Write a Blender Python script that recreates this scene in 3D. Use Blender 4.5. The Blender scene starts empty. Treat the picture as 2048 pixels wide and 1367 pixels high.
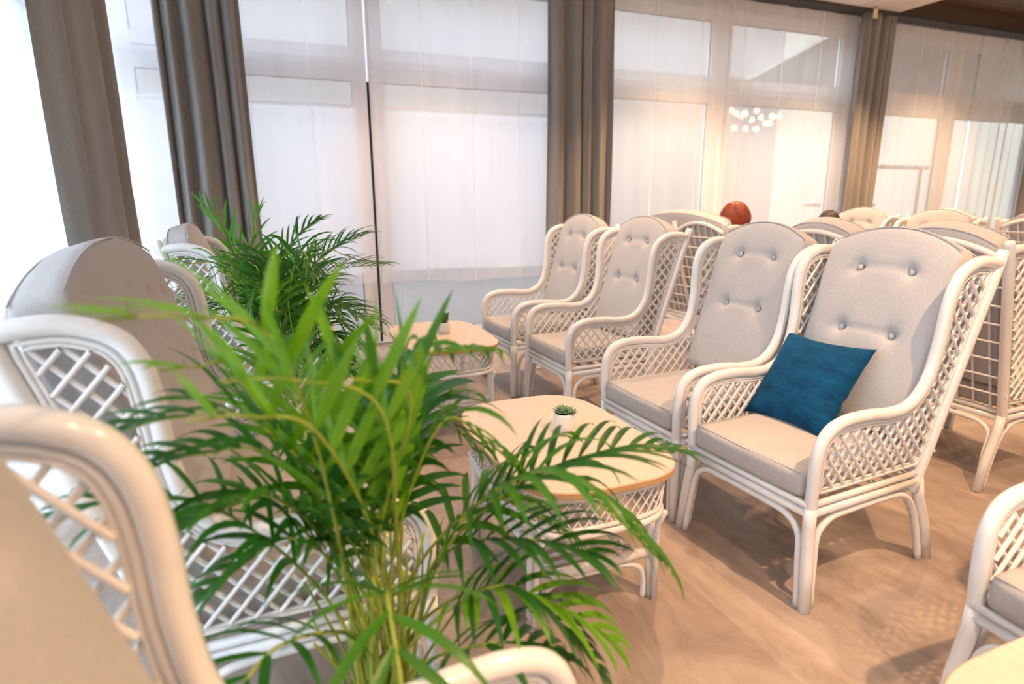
import bpy, bmesh, math, random
from mathutils import Vector, Matrix
import numpy as np

S = bpy.context.scene
C = S.collection
random.seed(7)

# ---------------------------------------------------------------- camera
CAM_H, PITCH, ROLL, HEAD, FPX = 1.365, 0.2322, -0.006, math.radians(68.0), 1214.8
cam_d = bpy.data.cameras.new('camera')
cam = bpy.data.objects.new('camera', cam_d)
C.objects.link(cam)
fwd = Vector((math.cos(HEAD)*math.cos(PITCH), math.sin(HEAD)*math.cos(PITCH), -math.sin(PITCH)))
r0 = Vector((math.sin(HEAD), -math.cos(HEAD), 0))
u0 = r0.cross(fwd)
cr, sr = math.cos(ROLL), math.sin(ROLL)
rt = r0*cr + u0*sr
up = u0*cr - r0*sr
cam.matrix_world = Matrix(((rt.x, up.x, -fwd.x, 0), (rt.y, up.y, -fwd.y, 0), (rt.z, up.z, -fwd.z, CAM_H), (0, 0, 0, 1)))
cam_d.sensor_width = 36
cam_d.lens = FPX*36/2048
cam_d.clip_start = 0.02
cam_d.dof.use_dof = True
cam_d.dof.focus_distance = 2.35
cam_d.dof.aperture_fstop = 2.0
S.camera = cam

# ---------------------------------------------------------------- world, exposure, daylight
w = bpy.data.worlds.new('overcast_sky'); S.world = w
w.use_nodes = True
bg = w.node_tree.nodes['Background']
bg.inputs[0].default_value = (0.74, 0.86, 1.0, 1)
bg.inputs[1].default_value = 3.9
S.view_settings.view_transform = 'Standard'
S.view_settings.look = 'None'
S.view_settings.exposure = 1.05
S.view_settings.gamma = 1.0
S.view_settings.use_curve_mapping = False

def portal(loc, rot, sx, sy):
    l = bpy.data.lights.new('window_daylight', 'AREA')
    l.shape = 'RECTANGLE'; l.size = sx; l.size_y = sy
    l.cycles.is_portal = True
    o = bpy.data.objects.new('window_daylight', l); C.objects.link(o)
    o.location = loc; o.rotation_euler = rot
portal((-1.25, 1.1, 1.75), (0, math.radians(-90), 0), 3.4, 9.4)      # left window wall, shining to +X
portal((4.9, 5.95, 1.75), (math.radians(-90), 0, 0), 12.0, 3.4)      # far window wall, shining to -Y

WARM = (1.0, 0.62, 0.34)
SPOTS = [(1.85, -0.05, 2.8), (2.1, 2.7, 1.3), (1.5, 4.5, 1.2), (4.2, 0.6, 1.0), (4.2, 2.8, 1.1), (4.2, 4.6, 2.6), (6.4, 1.6, 1.0), (6.0, 4.5, 2.8), (8.4, 2.6, 1.2), (8.0, 4.5, 2.8), (0.8, -1.0, 1.6)]
SPOT_W = 74.0

# ================================================================ materials
def mat(name, col, rough=0.5, spec=0.5, coat=0.0, coat_rough=0.1, metal=0.0, sheen=0.0):
    m = bpy.data.materials.new(name); m.use_nodes = True
    b = m.node_tree.nodes['Principled BSDF']
    b.inputs['Base Color'].default_value = (*col, 1)
    b.inputs['Roughness'].default_value = rough
    b.inputs['Specular IOR Level'].default_value = spec
    b.inputs['Coat Weight'].default_value = coat
    b.inputs['Coat Roughness'].default_value = coat_rough
    b.inputs['Metallic'].default_value = metal
    b.inputs['Sheen Weight'].default_value = sheen
    return m
def N(m, t, **kw):
    n = m.node_tree.nodes.new(t)
    for k, v in kw.items(): setattr(n, k, v)
    return n
def L(m, a, b): m.node_tree.links.new(a, b)
def bsdf(m): return m.node_tree.nodes['Principled BSDF']
def noise_col(m, c1, c2, scale, detail=4, coord='Object', vscale=(1, 1, 1), lo=0.3, hi=0.7, rough=0.5):
    tc = N(m, 'ShaderNodeTexCoord'); mp = N(m, 'ShaderNodeMapping'); mp.inputs['Scale'].default_value = vscale
    nz = N(m, 'ShaderNodeTexNoise'); nz.inputs['Scale'].default_value = scale; nz.inputs['Detail'].default_value = detail; nz.inputs['Roughness'].default_value = rough
    rp = N(m, 'ShaderNodeValToRGB'); rp.color_ramp.elements[0].position = lo; rp.color_ramp.elements[1].position = hi
    rp.color_ramp.elements[0].color = (*c1, 1); rp.color_ramp.elements[1].color = (*c2, 1)
    L(m, tc.outputs[coord], mp.inputs[0]); L(m, mp.outputs[0], nz.inputs[0]); L(m, nz.outputs[0], rp.inputs[0])
    L(m, rp.outputs[0], bsdf(m).inputs['Base Color'])
    return tc, mp, nz, rp
def add_bump(m, src, strength, dist):
    b = N(m, 'ShaderNodeBump'); b.inputs['Strength'].default_value = strength; b.inputs['Distance'].default_value = dist
    L(m, src, b.inputs['Height']); L(m, b.outputs[0], bsdf(m).inputs['Normal'])
def weave(m, scale, strength=0.4, dist=0.0006):
    tc = N(m, 'ShaderNodeTexCoord'); w1 = N(m, 'ShaderNodeTexWave'); w2 = N(m, 'ShaderNodeTexWave')
    w1.bands_direction = 'X'; w2.bands_direction = 'Z'
    for x in (w1, w2):
        x.inputs['Scale'].default_value = scale; x.inputs['Distortion'].default_value = 1.5; x.inputs['Detail'].default_value = 1
        L(m, tc.outputs['Object'], x.inputs[0])
    a = N(m, 'ShaderNodeMath', operation='ADD'); L(m, w1.outputs[1], a.inputs[0]); L(m, w2.outputs[1], a.inputs[1])
    add_bump(m, a.outputs[0], strength, dist)

M_RATTAN = mat('white_lacquered_rattan', (0.86, 0.835, 0.81), 0.24, 0.5, 0.45, 0.08)
noise_col(M_RATTAN, (0.80, 0.77, 0.74), (0.88, 0.86, 0.84), 9, 5)
M_LINEN = mat('light_grey_linen', (0.52, 0.49, 0.465), 0.9, 0.2, sheen=0.15)
noise_col(M_LINEN, (0.47, 0.45, 0.445), (0.58, 0.555, 0.55), 260, 3, vscale=(1, 1, 0.25), lo=0.25, hi=0.75)
weave(M_LINEN, 190, 0.35)
M_SEAT = mat('beige_linen', (0.56, 0.51, 0.46), 0.9, 0.2, sheen=0.15)
noise_col(M_SEAT, (0.46, 0.42, 0.39), (0.565, 0.52, 0.485), 230, 3, vscale=(1, 0.3, 1), lo=0.25, hi=0.75)
weave(M_SEAT, 190, 0.35)
M_VELVET = mat('teal_velvet', (0.005, 0.105, 0.20), 0.8, 0.15, sheen=0.12)
bsdf(M_VELVET).inputs['Sheen Tint'].default_value = (0.15, 0.55, 0.8, 1)
_, _, _nz, _ = noise_col(M_VELVET, (0.001, 0.034, 0.090), (0.003, 0.085, 0.19), 11, 5, vscale=(1, 1, 2.2), rough=.6)
add_bump(M_VELVET, _nz.outputs[0], 0.55, 0.02)
M_TOP = mat('pale_oak_table_laminate', (0.80, 0.60, 0.40), 0.5, 0.4)
noise_col(M_TOP, (0.62, 0.50, 0.395), (0.70, 0.57, 0.455), 90, 5, vscale=(1, 0.25, 1))
M_EDGE = mat('oak_edge_band', (0.55, 0.34, 0.17), 0.5)
M_CERAMIC = mat('white_ceramic', (0.78, 0.77, 0.75), 0.25, 0.5, 0.3)
M_SOIL = mat('dark_potting_soil', (0.03, 0.02, 0.013), 0.95, 0.1)
M_POT = mat('dark_grey_planter', (0.09, 0.085, 0.08), 0.6)
M_CEIL = mat('white_ceiling_panel', (0.80, 0.78, 0.76), 0.85)
M_WALL = mat('plain_plaster', (0.70, 0.66, 0.61), 0.85)
M_FRAME = mat('white_pvc_frame', (0.88, 0.87, 0.88), 0.4)
M_GASKET = mat('black_rubber_gasket', (0.012, 0.012, 0.014), 0.5)
M_RAIL = mat('dark_curtain_track', (0.03, 0.028, 0.027), 0.5)
M_TAG = mat('pale_yellow_plastic', (0.75, 0.62, 0.32), 0.5)
M_STEEL = mat('grey_painted_metal', (0.16, 0.14, 0.12), 0.6)
M_BRASS = mat('brass', (0.7, 0.5, 0.25), 0.3, metal=1.0)
M_CONC = mat('pale_terrace_slabs', (0.165, 0.13, 0.115), 0.9)
M_RENDER = mat('pale_outdoor_render', (0.24, 0.205, 0.185), 0.9)
M_AWN = mat('grey_canopy', (0.45, 0.40, 0.34), 0.85)
M_FAR = mat('far_outdoor_wall', (0.34, 0.31, 0.25), 0.9)
M_HEDGE = mat('hedge_leaves', (0.05, 0.10, 0.03), 0.9)
M_SKIN = mat('skin', (0.62, 0.38, 0.27), 0.55)
M_REDHAIR = mat('red_hair', (0.24, 0.035, 0.012), 0.45, 0.5)
noise_col(M_REDHAIR, (0.13, 0.015, 0.006), (0.34, 0.06, 0.02), 30, 4, vscale=(1, 1, 0.15))
M_DARKHAIR = mat('dark_brown_hair', (0.02, 0.011, 0.007), 0.5)
M_SHIRT = mat('navy_cotton', (0.03, 0.04, 0.08), 0.85)
M_SHIRT2 = mat('charcoal_knit', (0.06, 0.055, 0.055), 0.9)
M_TROUS = mat('dark_denim', (0.03, 0.035, 0.05), 0.85)
M_SHOE = mat('black_leather', (0.015, 0.013, 0.012), 0.5)

# curtain cloth
def curtain_mat(name, c1, c2):
    m = mat(name, c1, 0.85, 0.25, sheen=0.2)
    noise_col(m, c1, c2, 320, 2, lo=0.2, hi=0.8)
    return m
M_CURT = curtain_mat('taupe_grey_wool', (0.215, 0.20, 0.185), (0.34, 0.315, 0.29))

# floor: large stone look vinyl planks
M_FLOOR = mat('stone_look_vinyl_planks', (0.5, 0.4, 0.3), 0.42, 0.45)
tc = N(M_FLOOR, 'ShaderNodeTexCoord'); mp = N(M_FLOOR, 'ShaderNodeMapping'); mp.inputs['Rotation'].default_value = (0, 0, math.radians(90))
br = N(M_FLOOR, 'ShaderNodeTexBrick'); br.offset = 0.37
br.inputs['Color1'].default_value = (0.35, 0.275, 0.23, 1); br.inputs['Color2'].default_value = (0.44, 0.355, 0.30, 1)
br.inputs['Mortar'].default_value = (0.36, 0.28, 0.23, 1)
br.inputs['Scale'].default_value = 1.0; br.inputs['Mortar Size'].default_value = 0.0012; br.inputs['Bias'].default_value = 0.0
br.inputs['Brick Width'].default_value = 1.3; br.inputs['Row Height'].default_value = 0.33
nz = N(M_FLOOR, 'ShaderNodeTexNoise'); nz.inputs['Scale'].default_value = 2.6; nz.inputs['Detail'].default_value = 10; nz.inputs['Roughness'].default_value = 0.68; nz.inputs['Distortion'].default_value = 0.6
mp2 = N(M_FLOOR, 'ShaderNodeMapping'); mp2.inputs['Scale'].default_value = (2.2, 1.0, 1)
rp = N(M_FLOOR, 'ShaderNodeValToRGB'); rp.color_ramp.elements[0].position = 0.34; rp.color_ramp.elements[1].position = 0.66
rp.color_ramp.elements[0].color = (0.70, 0.66, 0.64, 1); rp.color_ramp.elements[1].color = (1.16, 1.16, 1.15, 1)
mx = N(M_FLOOR, 'ShaderNodeMix', data_type='RGBA', blend_type='MULTIPLY'); mx.inputs[0].default_value = 1.0
L(M_FLOOR, tc.outputs['Object'], mp.inputs[0]); L(M_FLOOR, mp.outputs[0], br.inputs[0])
L(M_FLOOR, tc.outputs['Object'], mp2.inputs[0]); L(M_FLOOR, mp2.outputs[0], nz.inputs[0]); L(M_FLOOR, nz.outputs[0], rp.inputs[0])
L(M_FLOOR, br.outputs[0], mx.inputs[6]); L(M_FLOOR, rp.outputs[0], mx.inputs[7]); L(M_FLOOR, mx.outputs[2], bsdf(M_FLOOR).inputs['Base Color'])

# brown boarded ceiling
M_WOODC = mat('dark_brown_ceiling_boards', (0.06, 0.03, 0.015), 0.5)
tc = N(M_WOODC, 'ShaderNodeTexCoord'); br = N(M_WOODC, 'ShaderNodeTexBrick')
br.inputs['Color1'].default_value = (0.10, 0.05, 0.026, 1); br.inputs['Color2'].default_value = (0.14, 0.07, 0.036, 1)
br.inputs['Mortar'].default_value = (0.012, 0.006, 0.004, 1); br.inputs['Scale'].default_value = 1.0
br.inputs['Mortar Size'].default_value = 0.010; br.inputs['Brick Width'].default_value = 6.0; br.inputs['Row Height'].default_value = 0.11
L(M_WOODC, tc.outputs['Object'], br.inputs[0]); L(M_WOODC, br.outputs[0], bsdf(M_WOODC).inputs['Base Color'])
M_BEAM = mat('dark_brown_beam', (0.07, 0.035, 0.02), 0.5)

def emit(name, col, s):
    m = bpy.data.materials.new(name); m.use_nodes = True; nt = m.node_tree; nt.nodes.clear()
    e = nt.nodes.new('ShaderNodeEmission'); e.inputs[0].default_value = (*col, 1); e.inputs[1].default_value = s
    o = nt.nodes.new('ShaderNodeOutputMaterial'); nt.links.new(e.outputs[0], o.inputs[0]); return m
M_BULB = emit('lit_globe', (1.0, 0.80, 0.58), 34)
M_LED = emit('lit_downlight', (1.0, 0.72, 0.42), 25)

def glass_mat(name, tint):
    m = bpy.data.materials.new(name); m.use_nodes = True; nt = m.node_tree; nt.nodes.clear()
    t = nt.nodes.new('ShaderNodeBsdfTransparent'); t.inputs[0].default_value = (*tint, 1)
    g = nt.nodes.new('ShaderNodeBsdfGlossy'); g.inputs['Roughness'].default_value = 0.015
    lw = nt.nodes.new('ShaderNodeLayerWeight'); lw.inputs[0].default_value = 0.5
    pw = nt.nodes.new('ShaderNodeMath'); pw.operation = 'POWER'; nt.links.new(lw.outputs['Facing'], pw.inputs[0]); pw.inputs[1].default_value = 5.0
    f = nt.nodes.new('ShaderNodeMath'); f.operation = 'MULTIPLY_ADD'; nt.links.new(pw.outputs[0], f.inputs[0]); f.inputs[1].default_value = 0.93; f.inputs[2].default_value = 0.045
    x = nt.nodes.new('ShaderNodeMixShader'); o = nt.nodes.new('ShaderNodeOutputMaterial')
    nt.links.new(f.outputs[0], x.inputs[0]); nt.links.new(t.outputs[0], x.inputs[1]); nt.links.new(g.outputs[0], x.inputs[2]); nt.links.new(x.outputs[0], o.inputs[0])
    return m
M_GLASS = glass_mat('window_glass', (0.93, 0.95, 0.95))

def sheer_mat(name, col, transp, seam_axis, pitch=0.47, seam=True, trans_frac=0.5):
    m = bpy.data.materials.new(name); m.use_nodes = True; nt = m.node_tree; nt.nodes.clear()
    nd = nt.nodes.new; ln = nt.links.new
    t = nd('ShaderNodeBsdfTransparent')
    d = nd('ShaderNodeBsdfDiffuse'); d.inputs[0].default_value = (*col, 1)
    l = nd('ShaderNodeBsdfTranslucent'); l.inputs[0].default_value = (*col, 1)
    a = nd('ShaderNodeMixShader'); a.inputs[0].default_value = trans_frac; ln(d.outputs[0], a.inputs[1]); ln(l.outputs[0], a.inputs[2])
    x = nd('ShaderNodeMixShader'); ln(a.outputs[0], x.inputs[1]); ln(t.outputs[0], x.inputs[2])
    o = nd('ShaderNodeOutputMaterial'); ln(x.outputs[0], o.inputs[0])
    if seam:
        tc = nd('ShaderNodeTexCoord'); s = nd('ShaderNodeSeparateXYZ'); ln(tc.outputs['Object'], s.inputs[0])
        dv = nd('ShaderNodeMath'); dv.operation = 'DIVIDE'; ln(s.outputs[seam_axis], dv.inputs[0]); dv.inputs[1].default_value = pitch
        fr = nd('ShaderNodeMath'); fr.operation = 'FRACT'; ln(dv.outputs[0], fr.inputs[0])
        lt = nd('ShaderNodeMath'); lt.operation = 'LESS_THAN'; ln(fr.outputs[0], lt.inputs[0]); lt.inputs[1].default_value = 0.035
        nz = nd('ShaderNodeTexNoise'); nz.inputs['Scale'].default_value = 2.0
        mp = nd('ShaderNodeMapping'); mp.inputs['Scale'].default_value = (3, 3, 0.15); ln(tc.outputs['Object'], mp.inputs[0]); ln(mp.outputs[0], nz.inputs[0])
        mr = nd('ShaderNodeMapRange'); mr.inputs['From Min'].default_value = 0.3; mr.inputs['From Max'].default_value = 0.7
        mr.inputs['To Min'].default_value = transp*0.88; mr.inputs['To Max'].default_value = transp*1.1; ln(nz.outputs[0], mr.inputs[0])
        mu = nd('ShaderNodeMix'); ln(lt.outputs[0], mu.inputs[0]); ln(mr.outputs[0], mu.inputs[2]); mu.inputs[3].default_value = transp*0.45
        ln(mu.outputs[0], x.inputs[0])
    else:
        x.inputs[0].default_value = transp
    return m
M_SHEER = sheer_mat('white_voile', (0.90, 0.88, 0.90), 0.36, 0)
M_SHEERW = sheer_mat('warm_lit_white_voile', (0.90, 0.86, 0.82), 0.40, 0, 0.55)  # white voile again, the warm interior light put into its colour
M_SHEERL = sheer_mat('bright_white_voile', (0.90, 0.92, 0.95), 0.30, 1, seam=False)
M_BLIND = sheer_mat('white_blind_cloth', (0.96, 0.94, 0.96), 0.12, 0, seam=False, trans_frac=0.72)

def leaf_mat(name, c1, c2, tr):
    m = mat(name, c1, 0.38, 0.5)
    nt = m.node_tree
    noise_col(m, c1, c2, 7, 3)
    b = bsdf(m)
    l = N(m, 'ShaderNodeBsdfTranslucent'); l.inputs[0].default_value = (*tr, 1)
    x = N(m, 'ShaderNodeMixShader'); x.inputs[0].default_value = 0.35
    o = nt.nodes['Material Output']
    L(m, b.outputs[0], x.inputs[1]); L(m, l.outputs[0], x.inputs[2]); L(m, x.outputs[0], o.inputs[0])
    return m
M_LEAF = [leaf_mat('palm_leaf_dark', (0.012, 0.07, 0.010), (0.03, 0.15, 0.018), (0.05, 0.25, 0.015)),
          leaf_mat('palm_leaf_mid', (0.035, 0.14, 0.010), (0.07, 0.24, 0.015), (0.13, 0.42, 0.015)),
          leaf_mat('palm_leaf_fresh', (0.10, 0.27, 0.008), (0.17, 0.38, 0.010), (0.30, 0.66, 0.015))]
M_STEM = mat('yellow_green_stem', (0.34, 0.42, 0.05), 0.45)
M_SUCC = mat('succulent_blue_green', (0.13, 0.25, 0.14), 0.5)
noise_col(M_SUCC, (0.10, 0.22, 0.12), (0.28, 0.40, 0.24), 40, 3)
M_SUCC2 = mat('succulent_dark_green', (0.06, 0.16, 0.04), 0.5)
noise_col(M_SUCC2, (0.04, 0.10, 0.03), (0.13, 0.28, 0.07), 40, 3)

# ================================================================ mesh helpers
class MB:
    def __init__(s): s.v = []; s.f = []; s.mi = []
    def add(s, v, f, mi=0):
        o = len(s.v); s.v += [tuple(p) for p in v]; s.f += [tuple(i+o for i in q) for q in f]; s.mi += [mi]*len(f)
    def box(s, x0, x1, y0, y1, z0, z1, mi=0):
        v = [(x, y, z) for z in (z0, z1) for y in (y0, y1) for x in (x0, x1)]
        s.add(v, [(0, 2, 3, 1), (4, 5, 7, 6), (0, 1, 5, 4), (2, 6, 7, 3), (0, 4, 6, 2), (1, 3, 7, 5)], mi)
    def tube(s, pts, r, n=8, closed=False, cap=True, mi=0):
        P = [Vector(p) for p in pts]; m = len(P)
        R = r if hasattr(r, '__len__') else [r]*m
        T = []
        for i in range(m):
            a = P[i-1] if (i > 0 or closed) else P[i]; b = P[(i+1) % m] if (i < m-1 or closed) else P[i]
            t = b-a; T.append(t.normalized() if t.length > 1e-9 else Vector((0, 0, 1)))
        u = T[0].orthogonal().normalized(); v = []
        for i in range(m):
            u = (u - T[i]*u.dot(T[i]))
            u = u.normalized() if u.length > 1e-6 else T[i].orthogonal().normalized()
            w_ = T[i].cross(u)
            for k in range(n):
                a = 2*math.pi*k/n
                v.append(P[i] + (u*math.cos(a) + w_*math.sin(a))*R[i])
        f = []
        for i in range(m if closed else m-1):
            j = (i+1) % m
            for k in range(n):
                k2 = (k+1) % n
                f.append((i*n+k, i*n+k2, j*n+k2, j*n+k))
        if cap and not closed:
            f.append(tuple(range(n))[::-1]); f.append(tuple((m-1)*n+k for k in range(n)))
        s.add(v, f, mi)
    def lathe(s, prof, c=(0, 0, 0), n=24, mi=0):
        v = []; f = []; m = len(prof)
        for r, z in prof:
            for k in range(n):
                a = 2*math.pi*k/n; v.append((c[0]+r*math.cos(a), c[1]+r*math.sin(a), c[2]+z))
        for i in range(m-1):
            for k in range(n):
                k2 = (k+1) % n; f.append((i*n+k, i*n+k2, (i+1)*n+k2, (i+1)*n+k))
        s.add(v, f, mi)
    def ball(s, c, r, n=12, m=8, sc=(1, 1, 1), mi=0):
        prof = [(max(1e-4, r*math.sin(math.pi*i/m)), -r*math.cos(math.pi*i/m)) for i in range(m+1)]
        v = []; f = []
        for q, z in prof:
            for k in range(n):
                a = 2*math.pi*k/n; v.append((c[0]+q*math.cos(a)*sc[0], c[1]+q*math.sin(a)*sc[1], c[2]+z*sc[2]))
        for i in range(m):
            for k in range(n):
                k2 = (k+1) % n; f.append((i*n+k, i*n+k2, (i+1)*n+k2, (i+1)*n+k))
        s.add(v, f, mi)
    def build(s, name, mats, parent=None, smooth=True, loc=None):
        me = bpy.data.meshes.new(name); me.from_pydata(s.v, [], s.f)
        if not isinstance(mats, (list, tuple)): mats = [mats]
        for m in mats: me.materials.append(m)
        me.polygons.foreach_set('material_index', s.mi)
        me.polygons.foreach_set('use_smooth', [smooth]*len(s.f))
        me.update()
        o = bpy.data.objects.new(name, me); C.objects.link(o)
        if parent: o.parent = parent
        if loc: o.location = loc
        return o

def spline(pts, k=6):
    P = [Vector(p) for p in pts]; P = [P[0]*2-P[1]] + P + [P[-1]*2-P[-2]]; out = []
    for i in range(1, len(P)-2):
        for j in range(k):
            t = j/k; a, b, c, d = P[i-1], P[i], P[i+1], P[i+2]
            out.append(0.5*((2*b)+(c-a)*t+(2*a-5*b+4*c-d)*t*t+(3*b-a-3*c+d)*t**3))
    out.append(P[-2].copy()); return out

def rbox(hx, hy, hz, r, nx, ny, nz):
    """rounded box as grid of surface points -> verts, faces (centred)"""
    verts = {}; V = []; F = []
    def idx(i, j, k):
        key = (i, j, k)
        if key not in verts:
            p = Vector((-hx+2*hx*i/nx, -hy+2*hy*j/ny, -hz+2*hz*k/nz))
            inn = Vector((max(-hx+r, min(hx-r, p.x)), max(-hy+r, min(hy-r, p.y)), max(-hz+r, min(hz-r, p.z))))
            d = p-inn
            if d.length > 1e-9: p = inn+d.normalized()*r
            verts[key] = len(V); V.append(p)
        return verts[key]
    for i in range(nx):
        for j in range(ny):
            F.append((idx(i, j, 0), idx(i, j+1, 0), idx(i+1, j+1, 0), idx(i+1, j, 0)))
            F.append((idx(i, j, nz), idx(i+1, j, nz), idx(i+1, j+1, nz), idx(i, j+1, nz)))
    for i in range(nx):
        for k in range(nz):
            F.append((idx(i, 0, k), idx(i+1, 0, k), idx(i+1, 0, k+1), idx(i, 0, k+1)))
            F.append((idx(i, ny, k), idx(i, ny, k+1), idx(i+1, ny, k+1), idx(i+1, ny, k)))
    for j in range(ny):
        for k in range(nz):
            F.append((idx(0, j, k), idx(0, j, k+1), idx(0, j+1, k+1), idx(0, j+1, k)))
            F.append((idx(nx, j, k), idx(nx, j+1, k), idx(nx, j+1, k+1), idx(nx, j, k+1)))
    return V, F

def thing(name, label, cat, loc=(0, 0, 0), rz=0.0, group=None):
    o = bpy.data.objects.new(name, None); C.objects.link(o); o.empty_display_size = 0.1
    o.location = loc; o.rotation_euler = (0, 0, rz); o['label'] = label; o['category'] = cat
    if group: o['group'] = group
    return o
def tag(o, label, cat, group=None):
    o['label'] = label; o['category'] = cat
    if group: o['group'] = group
    return o
def struct(o, label=None, cat=None):
    o['kind'] = 'structure'
    if label: o['label'] = label
    if cat: o['category'] = cat
    return o
def dup(root, loc, rz, label, group=None):
    def cp(o, par):
        c = o.copy(); C.objects.link(c); c.parent = par
        for ch in o.children: cp(ch, c)
        return c
    r = cp(root, None); r.location = loc; r.rotation_euler = (0, 0, rz); r['label'] = label
    if group: r['group'] = group
    return r

# ================================================================ room shell
XL, XR, YB, YF, ZC = -0.98, 12.2, 5.70, -3.6, 3.43
m = MB(); m.box(XL-0.3, XR, YF, YB+0.3, -0.06, 0.0)
struct(m.build('floor', M_FLOOR, smooth=False))
m = MB(); m.box(XL-0.3, 7.07, YF, YB+0.35, ZC, ZC+0.20)
o = struct(m.build('ceiling', M_CEIL, smooth=False))
m = MB()                                                              # joints between ceiling panels
for i in range(12): m.box(6.42-0.66*i-0.002, 6.42-0.66*i+0.002, YF, YB, ZC-0.0015, ZC+0.001)
m.build('panel_joint', M_RAIL, o, smooth=False)
m = MB(); m.box(7.07, XR, YF, YB+0.35, 3.58, 3.66)
struct(m.build('ceiling', M_WOODC, smooth=False), 'dark brown boarded ceiling beyond the white ceiling', 'ceiling')
m = MB(); m.box(7.07, XR, YB-0.22, YB+0.02, 3.42, 3.58)
struct(m.build('trim_1', M_BEAM, smooth=False))
m = MB(); m.box(XR, XR+0.1, YF, YB+0.3, 0, 3.7)
struct(m.build('wall_right', M_WALL, smooth=False))
m = MB(); m.box(XL-0.3, XR, YF-0.1, YF, 0, 3.7)
struct(m.build('wall_front', M_WALL, smooth=False))
m = MB(); m.box(XL-0.35, XL-0.1, YB+0.1, YB+0.35, 0, 3.7)
m.box(XL-0.3, XR, YB+0.05, YB+0.3, 3.30, 3.7)
struct(m.build('wall_back', M_FRAME, smooth=False))
m = MB(); m.box(XL-0.3, XL-0.05, YF, YB+0.05, 3.30, 3.7); m.box(XL-0.3, XL-0.05, YF-0.1, YF+0.02, 0, 3.3)
struct(m.build('wall_left', M_FRAME, smooth=False))

def window(name, a0, a1, axis, fixed, zt0=2.37, zt1=2.64, top=3.30):
    """frame of one tall glazed unit with transom; axis 0 = runs along x, 1 = along y"""
    fr = MB(); gl = MB(); gk = MB()
    def B(mb, p0, p1, z0, z1, t0, t1):
        if axis == 0: mb.box(p0, p1, fixed+t0, fixed+t1, z0, z1)
        else: mb.box(fixed-t1, fixed-t0, p0, p1, z0, z1)
    W = 0.135
    B(fr, a0+0.012, a0+W, 0.02, top, 0, 0.07); B(fr, a1-W, a1-0.012, 0.02, top, 0, 0.07)
    B(fr, a0+W, a1-W, 0.02, 0.11, 0, 0.07); B(fr, a0+W, a1-W, top-0.10, top, 0, 0.07)
    B(fr, a0+W, a1-W, zt0, zt0+0.10, 0, 0.07); B(fr, a0+W, a1-W, zt0+0.105, zt0+0.165, 0.012, 0.07); B(fr, a0+W, a1-W, zt0+0.17, zt1, 0, 0.07)
    B(gl, a0+W, a1-W, 0.11, zt0, 0.035, 0.038); B(gl, a0+W, a1-W, zt1, top-0.10, 0.035, 0.038)
    g = 0.007
    for z0, z1 in ((0.11, zt0), (zt1, top-0.10)):
        B(gk, a0+W, a0+W+g, z0, z1, 0.02, 0.034); B(gk, a1-W-g, a1-W, z0, z1, 0.02, 0.034)
        B(gk, a0+W, a1-W, z0, z0+g, 0.02, 0.034); B(gk, a0+W, a1-W, z1-g, z1, 0.02, 0.034)
    if name == 'window_1': B(gk, a1-0.022, a1+0.022, 0.02, zt0, 0.015, 0.07)
    o = struct(fr.build(name, M_FRAME, smooth=False))
    gl.build('pane', M_GLASS, o, smooth=False); gk.build('gasket', M_GASKET, o, smooth=False)
    return o
n = 1
for i in range(7):
    a0 = -0.94+1.92*i; window('window_%d' % n, a0, a0+1.92, 0, YB+0.08); n += 1
for i in range(5):
    a1 = YB-0.04-1.85*i; window('window_%d' % n, a1-1.85, a1, 1, XL-0.05); n += 1

# ================================================================ outdoors beyond the windows
m = MB(); m.box(-14, 36, YF-6, 22, -0.16, -0.08)
struct(m.build('ground', M_CONC, smooth=False), 'pale paved ground outside the windows', 'ground')
m = MB(); m.box(-8, 10.85, 11.0, 11.3, -0.1, 6.4)
struct(m.build('wall_outside', M_RENDER, smooth=False), 'pale rendered wall outside the far windows', 'wall')
m = MB(); m.box(11.9, 36, 18.5, 18.8, -0.1, 9.5)
struct(m.build('wall_outside', M_FAR, smooth=False), 'bright far wall outside beyond the right windows', 'wall')
m = MB()
m.add([(6.9, 6.1, 3.36), (14, 6.1, 3.36), (14, 8.1, 2.95), (6.9, 8.1, 2.95), (6.9, 6.1, 3.40), (14, 6.1, 3.40), (14, 8.1, 2.99), (6.9, 8.1, 2.99)],
      [(0, 3, 2, 1), (4, 5, 6, 7), (0, 1, 5, 4), (1, 2, 6, 5), (2, 3, 7, 6), (3, 0, 4, 7)])
tag(m.build('awning', M_AWN, smooth=False), 'grey sloping awning outside above the far right windows', 'awning')
t = thing('metal_frame', 'dark metal terrace frame seen through the far right sheer curtain', 'frame', (10.2, 7.9, -0.08))
m = MB(); m.tube([(-0.95, 0, 0), (-0.95, 0, 1.98)], 0.03); m.build('post', M_STEEL, t)
m = MB(); m.tube([(1.1, 0, 0), (1.1, 0, 1.98)], 0.03); m.build('post', M_STEEL, t)
m = MB(); m.tube([(-1.05, 0, 1.95), (1.5, 0, 1.95)], 0.035); m.build('crossbar', M_STEEL, t)
t = thing('terrace_table', 'dark high table outside, seen through the far right sheer', 'table', (8.75, 7.3, -0.08))
m = MB(); m.box(-0.55, 0.32, -0.3, 0.3, 1.28, 1.33); m.build('table_top', M_STEEL, t, smooth=False)
for x in (-0.48, 0.25):
    m = MB(); m.tube([(x, 0, 0), (x*0.9, 0, 1.28)], 0.025); m.build('leg', M_STEEL, t)
m = MB(); m.box(-0.16, 0.16, -0.1, 0.1, 1.0, 1.05); m.tube([(-0.44, 0, 1.02), (0.23, 0, 1.02)], 0.012); m.build('shelf', M_STEEL, t, smooth=False)

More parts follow.
